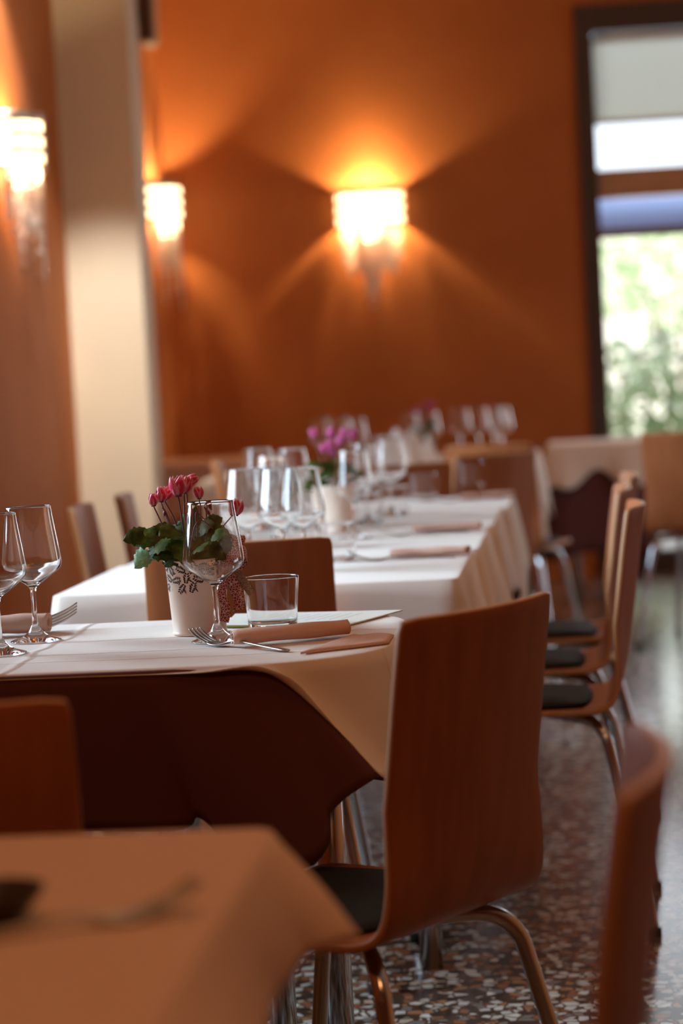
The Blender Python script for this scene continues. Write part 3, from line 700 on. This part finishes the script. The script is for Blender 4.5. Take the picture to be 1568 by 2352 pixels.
# ------------------------------------------------------------------ cutlery and napkins
def make_fork():
    """one mesh: tines towards -x, handle to +x; lies on z=0"""
    t = thing('fork', 'x', 'fork')
    bm = bmesh.new()
    def strip(pts, th=.0022):
        rows = []
        for (x, w, z) in pts:
            rows.append([bm.verts.new((x, -w, z)), bm.verts.new((x, w, z)), bm.verts.new((x, w*.9, z+th)), bm.verts.new((x, -w*.9, z+th))])
        for a, b2 in zip(rows, rows[1:]):
            for q in range(4): bm.faces.new((a[q], a[(q+1) % 4], b2[(q+1) % 4], b2[q]))
        bm.faces.new(rows[0]); bm.faces.new(rows[-1][::-1])
        return rows
    strip(spline([(-.052, .0115, .0035), (-.042, .0125, .0015), (-.03, .0118, .001), (-.018, .0075, .003), (-.008, .0036, .006), (.01, .0030, .008), (.04, .0034, .006), (.08, .0048, .003), (.115, .0062, .001), (.125, .0045, .0005), (.128, .001, .0005)], 4))
    link_mesh('handle', bm, m_steel, t, True)
    for k in range(4):
        bm = bmesh.new(); y = (k-1.5)*.0068
        rows = []
        for (x, w, z) in spline([(-.050, .0020, .0032), (-.065, .0018, .0075), (-.08, .0016, .014), (-.092, .0008, .022)], 4):
            rows.append([bm.verts.new((x, y-w, z)), bm.verts.new((x, y+w, z)), bm.verts.new((x, y+w, z+.0018)), bm.verts.new((x, y-w, z+.0018))])
        for a, b2 in zip(rows, rows[1:]):
            for q in range(4): bm.faces.new((a[q], a[(q+1) % 4], b2[(q+1) % 4], b2[q]))
        bm.faces.new(rows[0]); bm.faces.new(rows[-1][::-1])
        link_mesh('tine', bm, m_steel, t, True)
    return t
def make_napkin(L=.20, w=.05, h=.024, seed=0):
    """napkin rolled flat: spiral section swept along x"""
    rnd = random.Random(seed); sec = []
    n_ = 44
    for k in range(n_+1):
        a = 2*PI*2.1*k/n_ - .4; q = 1-.52*k/n_
        sec.append((w/2*q*math.cos(a), h/2*q*math.sin(a)))
    m_ = 24; vs_, fs = [], []
    for j in range(m_+1):
        x = -L/2+L*j/m_; pinch = 1-.10*math.exp(-((j/m_-.0)/.1)**2)+.06*math.sin(j*.5)
        for (y, z) in sec:
            vs_.append((x+.004*math.sin(y*60), y*pinch*(1+.05*math.sin(j*.4)), h/2+z*pinch))
    for j in range(m_):
        for k in range(n_):
            a = j*(n_+1)+k; fs.append((a, a+1, a+n_+2, a+n_+1))
    o = mesh_from('rolled_napkin', vs_, fs, m_nap, None, True)
    so = o.modifiers.new('thick', 'SOLIDIFY'); so.thickness = .0016; so.offset = 0
    return tag(o, 'x', 'napkin')
fk0, nk0 = make_fork(), make_napkin()
a_, b_ = atz(535, 1487, TOP), atz(800, 1462, TOP); mid = (a_+b_)/2; d_ = b_-a_
put(nk0, mid.x, mid.y, TOP+.002, 'peach rolled napkin on the front table, in front of the tumbler', None, math.atan2(d_.y, d_.x)-.0, 'napkin'); nk0.scale.x = d_.length/.20
a_, b_ = atz(455, 1480, TOP), atz(690, 1500, TOP); d_ = b_-a_; ang = math.atan2(d_.y, d_.x)
c_ = a_+d_.normalized()*.085
put(fk0, c_.x, c_.y, TOP+.0008, 'fork lying in front of the rolled napkin, tines beside the sharp wine glass', None, ang-.0, 'fork')
# flat folded napkin under roll
def flat_napkin(corners, h, label, name='folded_napkin', m=m_nap):
    n_ = 14; vs_, fs = [], []
    A, B, C_, D = [Vector(c) for c in corners]
    for z in (0, h):
        for j in range(n_+1):
            for i in range(n_+1):
                u, v = i/n_, j/n_; p = (A*(1-u)+B*u)*(1-v)+(D*(1-u)+C_*u)*v
                e = min(u, 1-u, v, 1-v)*12; e = min(1, e)
                vs_.append((p.x, p.y, TOP+.0008+(z*(.55+.45*e)+(.0012*math.sin(u*7)*math.sin(v*5) if z else 0))))
    q = (n_+1)**2
    for j in range(n_):
        for i in range(n_):
            a = j*(n_+1)+i; fs.append((a, a+1, a+n_+2, a+n_+1)); fs.append((q+a, q+a+n_+1, q+a+n_+2, q+a+1))
    ring = [i for i in range(n_+1)]+[j*(n_+1)+n_ for j in range(1, n_+1)]+[n_*(n_+1)+i for i in range(n_-1, -1, -1)]+[j*(n_+1) for j in range(n_-1, 0, -1)]
    for a, b2 in zip(ring, ring[1:]+ring[:1]): fs.append((a, b2, q+b2, q+a))
    o = mesh_from(name, vs_, fs, m, None, True); return tag(o, label, 'napkin')
flat_napkin([atz(690, 1504, TOP), atz(893, 1480, TOP), atz(905, 1462, TOP), atz(812, 1461, TOP)], .005, 'flat folded peach napkin beside the reddish brown chair back')
# left set
a_, b_ = atz(-70, 1468, TOP), atz(112, 1458, TOP); mid = (a_+b_)/2; d_ = b_-a_
put(nk0, mid.x, mid.y+.01, TOP+.002, 'peach rolled napkin at the left edge behind the pair of wine glasses', None, math.atan2(d_.y, d_.x), 'napkin').scale = (d_.length/.20, 1, 1.35)
c_ = atz(112, 1454, TOP); f_ = put(fk0, c_.x-.068, c_.y+.0, TOP+.010, 'fork sticking out of the rolled napkin at the left', None, R(188), 'fork'); f_.rotation_euler = (R(38), 0, R(196)); f_.scale = (1.25, 1.35, 1.35)
# settings along the long table, near table
sets = [(905, 1284, 'rolled napkin on the near right of the long table'), (955, 1226, 'rolled napkin second along the right of the long table'), (1060, 1150, 'rolled napkin at the far right of the long table'), (585, 1262, 'rolled napkin on the left half of the long table')]
for i, (x, y, lab) in enumerate(sets):
    p = atz(x, y, TOP); ps = atz(x+60, y, TOP)
    put(nk0, p.x+.075, p.y, TOP+.002, lab, 'napkins on the long table', .1*i, 'napkin').scale = (.8, 1, .8)
    put(fk0, p.x-.0, p.y-.035, TOP+.0008, lab.replace('rolled napkin', 'dark fork beside the napkin'), 'forks on the long table', .15*i, 'fork')
for i, (x, y, lab) in enumerate([(240, 2125, 'blurred knife-like fork across the nearest table'), ]):
    a_, b_ = atz(450, 2092, TOP), atz(120, 2140, TOP); d_ = b_-a_
    c_ = a_+d_.normalized()*.09
    put(fk0, c_.x, c_.y, TOP+.0008, 'blurred fork on the nearest table at the lower left', None, math.atan2(d_.y, d_.x), 'fork').scale = (1, 1.3, 1)
# dark bowl-like salt dish at the left of the near table
p = atz(20, 2120, TOP)
t = lathe('small_bowl', [(0, 0), (.018, 0), (.02, .003), (.034, .018), (.038, .026), (.036, .026), (.03, .015), (0, .006)], mat('dark_ceramic', (.05, .035, .02), .3), None, 32, (p.x-.01, p.y, TOP+.0003))
tag(t, 'small dark bowl at the left edge of the nearest table', 'bowl')
# white napkins at the far end of the long table (folded standing)
def standing_napkin(x, y, s, label, seed):
    rnd = random.Random(seed); vs_, fs = [], []; n_ = 24
    for j in range(7):
        zz = j/6; r = .055*(1-.55*zz)*s
        for k in range(n_):
            a = 2*PI*k/n_; q = r*(1+.28*math.sin(5*a+seed)*(1-.4*zz)); vs_.append((q*math.cos(a), q*math.sin(a)*.7, zz*.085*s*(1+.22*math.sin(3*a+seed)*zz)))
    for j in range(6):
        for k in range(n_): k2 = (k+1) % n_; fs.append((j*n_+k, j*n_+k2, (j+1)*n_+k2, (j+1)*n_+k))
    o = mesh_from('standing_napkin', vs_, fs, m_cloth, None, True, (x, y, TOP+.002)); o.modifiers.new('t', 'SOLIDIFY').thickness = .002
    return tag(o, label, 'napkin', 'folded white napkins on the far middle table')
for i, (x, y, s, lab) in enumerate([(885, 1085, 1.3, 'leftmost folded white napkin on the near end of the far middle table'), (925, 1082, 1.55, 'largest folded white napkin on the near end of the far middle table'), (968, 1080, 1.25, 'rightmost folded white napkin on the near end of the far middle table')]):
    p = aty(x, y, 9.6+.03*i); standing_napkin(p.x, p.y, s, lab, i)

# ------------------------------------------------------------------ menu sheets
def sheet(corners, z, h, m, label, name='menu_sheet'):
    vs_ = [Vector((c.x, c.y, TOP+z)) for c in corners]+[Vector((c.x, c.y, TOP+z+h)) for c in corners]
    o = mesh_from(name, vs_, [(0, 1, 2, 3), (7, 6, 5, 4), (0, 4, 5, 1), (1, 5, 6, 2), (2, 6, 7, 3), (3, 7, 4, 0)], m, None, False); return tag(o, label, 'menu')
o = sheet([atz(516, 1441, TOP), atz(790, 1441, TOP), atz(925, 1405, TOP), atz(540, 1414, TOP)], .0012, .002, m_paper, 'white menu sheet lying behind the tumbler')
for k in range(9):
    u = .1+.09*k; A = atz(560+28*k, 1434-.9*k, TOP); B = atz(640+24*k, 1418-.7*k, TOP)
    v_, f_ = [], []
    D = (B-A); nn = Vector((-D.y, D.x, 0)).normalized()*.0006
    v_ = [Vector((q.x, q.y, TOP+.0034)) for q in (A-nn, A+nn, B+nn, B-nn)]
    mesh_from('text_line', v_, [(0, 1, 2, 3)], m_ink, o, False)
D = [atz(516, 1443, TOP), atz(790, 1443, TOP), atz(790, 1441, TOP), atz(516, 1441, TOP)]
e_ = mesh_from('green_spine', [Vector((c.x, c.y, TOP+zz)) for zz in (.0008, .0036) for c in D], [(0, 1, 2, 3), (7, 6, 5, 4), (0, 4, 5, 1), (1, 5, 6, 2), (2, 6, 7, 3), (3, 7, 4, 0)], m_olive, o, False)
e_['label'] = 'olive green edge of the menu'

# ------------------------------------------------------------------ potted cyclamen
K = .000672
def pot_profile():
    return [(0, .001), (.041, 0), (.0425, .002), (.0420, .004), (.0412, .0055), (.0480, .112), (.0500, .1135), (.0502, .1155), (.0488, .1162), (.0470, .114), (.0460, .100), (0, .100)]
def make_cyclamen(loc, rz, label, detail=True, seed=1, mp=m_petal, pot=m_pot, grp=None):
    t = thing('potted_cyclamen', label, 'potted plant', loc, rz, grp)
    lathe('pot', pot_profile(), pot, t, 64)
    pot_o = t.children[-1]
    lathe('soil', [(0, .104), (.0455, .102), (.0455, .1005), (0, .1005)], m_soil, t, 32)
    rnd = random.Random(seed)
    if detail:
        # leaf-shaped slits around the rim, set on the pot's surface
        vs_, fs = [], []
        def slit(a, z, L, w, ang):
            b0 = len(vs_)
            for (u, v) in ((-1, 0), (-.5, .8), (.2, 1), (1, 0), (.2, -1), (-.5, -.8)):
                du = u*L/2*math.cos(ang)-v*w/2*math.sin(ang); dv = u*L/2*math.sin(ang)+v*w/2*math.cos(ang)
                zz = z+dv; r = .0412+(.048-.0412)*(zz-.0055)/.1065+.00035; aa = a+du/r
                vs_.append((r*math.cos(aa), r*math.sin(aa), zz))
            fs.append(tuple(range(b0, b0+6)))
        nleaf = 16
        for row in range(3):
            for k in range(nleaf):
                a = 2*PI*(k+.5*row)/nleaf; zc = .1025-.0145*row+.002*math.sin(k*2.3+row)
                if row == 2 and math.sin(k*1.9) < -.25: continue
                ori = rnd.uniform(0, PI*2)
                for q in range(-2, 3):
                    for sd in (-1, 1):
                        cx = q*.0034; off = .0036*(1-.22*abs(q))
                        ca, sa = math.cos(ori), math.sin(ori)
                        lx, ly = cx*ca-sd*off*sa, cx*sa+sd*off*ca
                        if zc+ly > .1115: continue
                        slit(a+lx/.046, zc+ly, .0068*(1-.15*abs(q)), .0027, ori+sd*.85)
                slit(a+.12, zc-.004, .009, .0022, ori+1)
        mesh_from('cutout_pattern', vs_, fs, m_cut, pot_o, False, recalc=False)
    # leaves
    def leaf(c, d, size, mm, curl=.25, nrm=None):
        """scalloped heart-shaped blade starting at c, running along d, facing nrm"""
        vs_, fs = [], []; d = Vector(d).normalized()
        nrm = Vector(nrm if nrm is not None else (rnd.uniform(-.5, .5), -.8, .7))
        side = d.cross(nrm).normalized(); up = side.cross(d).normalized(); c = Vector(c); ns = 10
        for j in range(ns+1):
            v = j/ns
            wd = .50*math.sqrt(max(0, 1-((v-.36)/.64)**2)) if v > .36 else .50*math.sqrt(max(0, 1-((.36-v)/.50)**2))
            wd *= (1+.10*(-1)**j)*(1 if v < .6 else 1-.55*(v-.6)/.4)
            for i in range(-3, 4):
                u = i/3; back = -.20*abs(u)**1.5*(1-v)**2
                vs_.append(c+d*(size*(v+back))+side*(size*wd*u)+up*(size*(-curl*v*v-.10*u*u+.05*abs(u)+.035*math.sin(j*1.9+i*2.1))))
        for j in range(ns):
            for i in range(6): a = j*7+i; fs.append((a, a+1, a+8, a+7))
        return mesh_from('leaf', vs_, fs, mm, t, True, recalc=False)
    def L3(px_, py_, dep=0.0):  # picture offsets around the pot base to local metres
        dx = (px_-450)+.053*(py_-1458); dz = 1458-py_
        return Vector((dx*K, dep, dz*K))
    if detail:
        lv = [(352, 1226, -1, .1, .034, -.01), (372, 1216, -.6, .5, .03, .0), (385, 1232, .2, .3, .032, -.02), (402, 1248, -.4, .1, .034, -.03), (425, 1215, .2, .6, .032, 0), (440, 1240, .5, .2, .036, -.03), (470, 1222, .4, .5, .036, -.01), (500, 1232, .7, .2, .036, -.02), (520, 1222, .9, .1, .032, 0),
              (460, 1258, .1, -.1, .038, -.04), (490, 1262, .6, -.2, .038, -.035), (415, 1268, -.4, -.2, .032, -.035), (530, 1252, .8, -.1, .034, -.01), (515, 1272, .9, -.3, .03, -.03), (450, 1200, .1, .9, .03, .01), (485, 1208, .3, .8, .03, .02), (400, 1212, -.5, .7, .028, .01), (380, 1262, -.8, -.1, .026, -.02)]
        for (px_, py_, dx, dz, s, dep) in lv:
            c = L3(px_, py_, dep); leaf(c-Vector((dx, 0, dz)).normalized()*s*.45, (dx, -.15+rnd.uniform(-.2, .2), dz*.7-.15), s*1.12, m_leaf, .3)
            tube('leaf_stalk', spline([(rnd.uniform(-.012, .012), rnd.uniform(-.012, .012), .104), tuple((c*.5)+Vector((0, 0, .06))), tuple(c-Vector((dx, 0, dz)).normalized()*s*.38)], 4), .0009, m_stem, t, 6)
        for k in range(28):
            a = rnd.uniform(0, 2*PI); rr = rnd.uniform(.01, .055); c = Vector((rr*math.cos(a), rr*math.sin(a), rnd.uniform(.118, .170)))
            leaf(c, (math.cos(a), math.sin(a), rnd.uniform(-.3, .6)), rnd.uniform(.022, .034), m_leaf, .35)
        leaf(L3(352, 1262, -.01), (-.65, -.1, -.72), .034, m_leaf_l, .1, (-.2, -.9, .5)); tube('leaf_stalk', spline([(-.02, 0, .106), tuple(L3(385, 1272, -.008)), tuple(L3(352, 1262, -.01))], 5), .001, m_stem, t, 6)
        leaf(L3(350, 1222, -.02), (-.9, -.4, -.1), .032, m_leaf, .25)
    else:
        for k in range(22):
            a = rnd.uniform(0, 2*PI); rr = rnd.uniform(.005, .05); c = Vector((rr*math.cos(a), rr*math.sin(a), rnd.uniform(.115, .17)))
            leaf(c, (math.cos(a), math.sin(a), rnd.uniform(-.2, .5)), rnd.uniform(.03, .042), m_leaf, .3)
    # flowers: five upswept petals on a dark collar
    def flower(base, axis, size, mm, n_=5, open_=.33, stem_from=None):
        ax = Vector(axis).normalized(); side = ax.cross(Vector((.3, 1, .2))).normalized(); b2 = ax.cross(side)
        base = Vector(base)
        me = bpy.data.meshes.new('flower'); vs_, fs, ec = [], [], []
        for k in range(n_):
            a0 = 2*PI*k/n_+rnd.uniform(-.2, .2); op = open_*rnd.uniform(.6, 1.3)
            rad_ = side*math.cos(a0)+b2*math.sin(a0); tan = -side*math.sin(a0)+b2*math.cos(a0); tw = rnd.uniform(-.25, .25); ns = 8; b0 = len(vs_)
            for j in range(ns+1):
                v = j/ns; w = .36*math.sin(PI*(v**.75)*.93+.12); r = .12+op*v-.10*v**3+.12*math.sin(PI*v)
                for i in range(-2, 3):
                    u = i/2
                    vs_.append(base+ax*(size*(v*1.0-.04*u*u))+rad_*(size*(r-.12*u*u*w/.3))+tan*(size*(w*u+tw*v*.5)))
                    ec.append(min(1, max(0, (abs(u)-.5)*1.3)+(max(0, v-.80)*3)))
            for j in range(ns):
                for i in range(4): q = b0+j*5+i; fs.append((q, q+1, q+6, q+5))
        me.from_pydata([tuple(v) for v in vs_], [], fs); me.update(); me.materials.append(mm)
        ca = me.color_attributes.new('edge', 'FLOAT_COLOR', 'POINT')
        for i, e in enumerate(ec): ca.data[i].color = (e, e, e, 1)
        for p_ in me.polygons: p_.use_smooth = True
        o = bpy.data.objects.new('flower', me); COL.objects.link(o); o.parent = t
        so = o.modifiers.new('t', 'SOLIDIFY'); so.thickness = .0004
        v_, f_ = tube_data([base-ax*size*.04, base+ax*size*.12, base+ax*size*.24], [size*.17, size*.2, size*.16], 10)
        mesh_from('collar', v_, f_, m_bud, o)
        if stem_from is not None:
            hook = base-ax*size*.05
            tube('stem', spline([tuple(stem_from), tuple((Vector(stem_from)+hook)*.5+Vector((rnd.uniform(-.004, .004), 0, .012))), tuple(hook)], 6), .0011, m_stem, t, 7)
    if detail:
        fl = [(378, 1160, (-.05, 0, 1), .0175, -.012), (392, 1152, (.1, 0, 1), .021, .004), (398, 1148, (.5, .1, .9), .019, .012), (437, 1140, (-.02, 0, 1), .0275, -.01), (447, 1135, (.25, .1, 1), .024, .006), (452, 1118, (.75, .1, .6), .020, .014), (480, 1150, (-.05, 0, 1), .017, .008), (562, 1190, (.28, 0, 1), .0225, -.005)]
        st = [(385, 1238), (402, 1230), (410, 1230), (430, 1235), (442, 1230), (446, 1236), (470, 1235), (522, 1222)]
        for (px_, py_, ax, s, dep), (sx, sy) in zip(fl, st):
            b0 = L3(px_, py_, dep); s0 = L3(sx, sy+40, dep*.5); s0.z = .11; s0.x *= .6
            flower(b0, ax, s*1.15, mp, 6, .22 if s < .026 else .27, s0)
        # pale outer petal pair and hanging buds
        for (px_, py_, s, lean) in ((500, 1160, .014, .5), (456, 1175, .013, .1), (512, 1228, .026, .1), (400, 1172, .010, -.2), (496, 1178, .010, .6)):
            b0 = L3(px_, py_, .004 if s > .02 else 0); ax = Vector((lean, 0, -1)).normalized()
            pts = [b0, b0+ax*s*.25, b0+ax*s*.6, b0+ax*s]
            v_, f_ = tube_data(pts, [s*.10, s*.26, s*.22, s*.03], 10); mesh_from('bud', v_, f_, m_bud if s < .013 else mp_bud, t)
            r0 = Vector((b0.x*.5, 0, .11))
            tube('stem', spline([tuple(r0), (b0.x*.92, b0.y, b0.z-.01), (b0.x-.004, b0.y, b0.z+.004), tuple(b0)], 6), .001, m_stem, t, 7)
        # arching bare stems
        tube('stem', spline([(.0, -.02, .11), (.008, -.03, .155), tuple(L3(475, 1180, -.03)), tuple(L3(495, 1195, -.03))], 6), .001, m_stem, t, 7)
        tube('stem', spline([(-.006, -.03, .12), tuple(L3(468, 1215, -.04)), tuple(L3(490, 1196, -.04)), tuple(L3(515, 1215, -.04))], 6), .001, m_stem, t, 7)
        # ribbon bow at the right of the pot
        rib = thing('ribbon_bow', None, None); rib.parent = t
        tag(rib, 'red and cream patterned ribbon bow tied to the pot')
        def ribbon(name, pts, w, wn, mm, parent):
            """flat ribbon through pts; wn = direction of its width per point"""
            vs_, fs = [], []; pts = spline([tuple(p) for p in pts], 6); wn = spline([tuple(x) for x in wn], 6)
            for p, q in zip(pts, wn):
                q = Vector(q).normalized()
                for u in (-1, -.33, .33, 1): vs_.append(Vector(p)+q*(w/2*u))
            for j in range(len(pts)-1):
                for i in range(3): a = j*4+i; fs.append((a, a+1, a+5, a+4))
            o = mesh_from(name, vs_, fs, mm, parent, True, recalc=False); so = o.modifiers.new('t', 'SOLIDIFY'); so.thickness = .0006; return o
        K0 = L3(528, 1300, -.012)
        ribbon('loop', [K0, L3(545, 1285, -.03), L3(572, 1272, -.02), L3(576, 1290, 0), L3(556, 1304, -.005), K0], .020, [(.1, .3, 1), (0, .2, 1), (-.1, .4, 1), (-.1, .5, 1), (0, .3, 1), (.1, .3, 1)], m_rib, rib)
        ribbon('loop', [K0, L3(535, 1275, .01), L3(548, 1245, .015), L3(562, 1240, .01), L3(560, 1262, -.0), K0], .018, [(.6, .3, .6), (.9, .3, .3), (1, .2, .1), (1, .4, -.1), (.9, .4, .3), (.6, .3, .6)], m_rib, rib)
        ribbon('tail', [K0, L3(520, 1330, -.028), L3(512, 1370, -.026), L3(519, 1402, -.022), L3(511, 1430, -.024)], .018, [(1, .3, .2), (1, -.2, .1), (1, .3, 0), (1, -.3, .3), (1, .2, -.3)], m_rib, rib)
        ribbon('tail', [K0, L3(536, 1330, -.018), L3(545, 1360, -.012), L3(552, 1385, -.012), L3(545, 1408, -.012)], .018, [(1, .2, .3), (1, .2, .35), (1, .1, .4), (1, .2, .4), (1, .2, .2)], m_rib, rib)
        ribbon('tail', [K0, L3(545, 1320, .0), L3(562, 1345, .004), L3(580, 1372, .0)], .014, [(1, .2, .5), (.8, .2, .6), (.8, .2, .6), (.9, .2, .6)], m_mesh, rib)
        ribbon('band', [L3(516, 1318, -.03), L3(500, 1314, -.044), L3(478, 1312, -.052), L3(465, 1310, -.052)], .006, [(0, 0, 1)]*4, m_rib, rib)
        v_, f_ = tube_data([K0-Vector((.006, 0, -.004)), K0, K0+Vector((.006, 0, -.004))], [.004, .007, .004], 10); mesh_from('knot', v_, f_, m_rib, rib)
    else:
        for k in range(9):
            a = rnd.uniform(0, 2*PI); rr = rnd.uniform(.01, .05)
            flower((rr*math.cos(a), rr*math.sin(a), rnd.uniform(.185, .235)), (math.cos(a)*.4, math.sin(a)*.4, 1), .026, mp, 5, .35, (rr*.3*math.cos(a), rr*.3*math.sin(a), .11))
    return t
mp_bud = mat('rosy_bud', (.30, .04, .07), .5)
p = atz(450, 1462, TOP)
make_cyclamen((p.x, p.y+.042, TOP+.0005), 0, 'cream pot of crimson cyclamen with a patterned ribbon, in focus on the front table')
p = atz(775, 1222, TOP)
make_cyclamen((p.x, p.y, TOP+.0005), 1, 'blurred pale pot of pink cyclamen on the long table', False, 7, m_petal_p)
p = aty(975, 1010, 10.55)
make_cyclamen((p.x, 10.55, TOP+.0005), 2, 'blurred magenta flowers on the far middle table against the wall', False, 9, m_petal_p, mat('green_pot', (.10, .14, .08), .5))
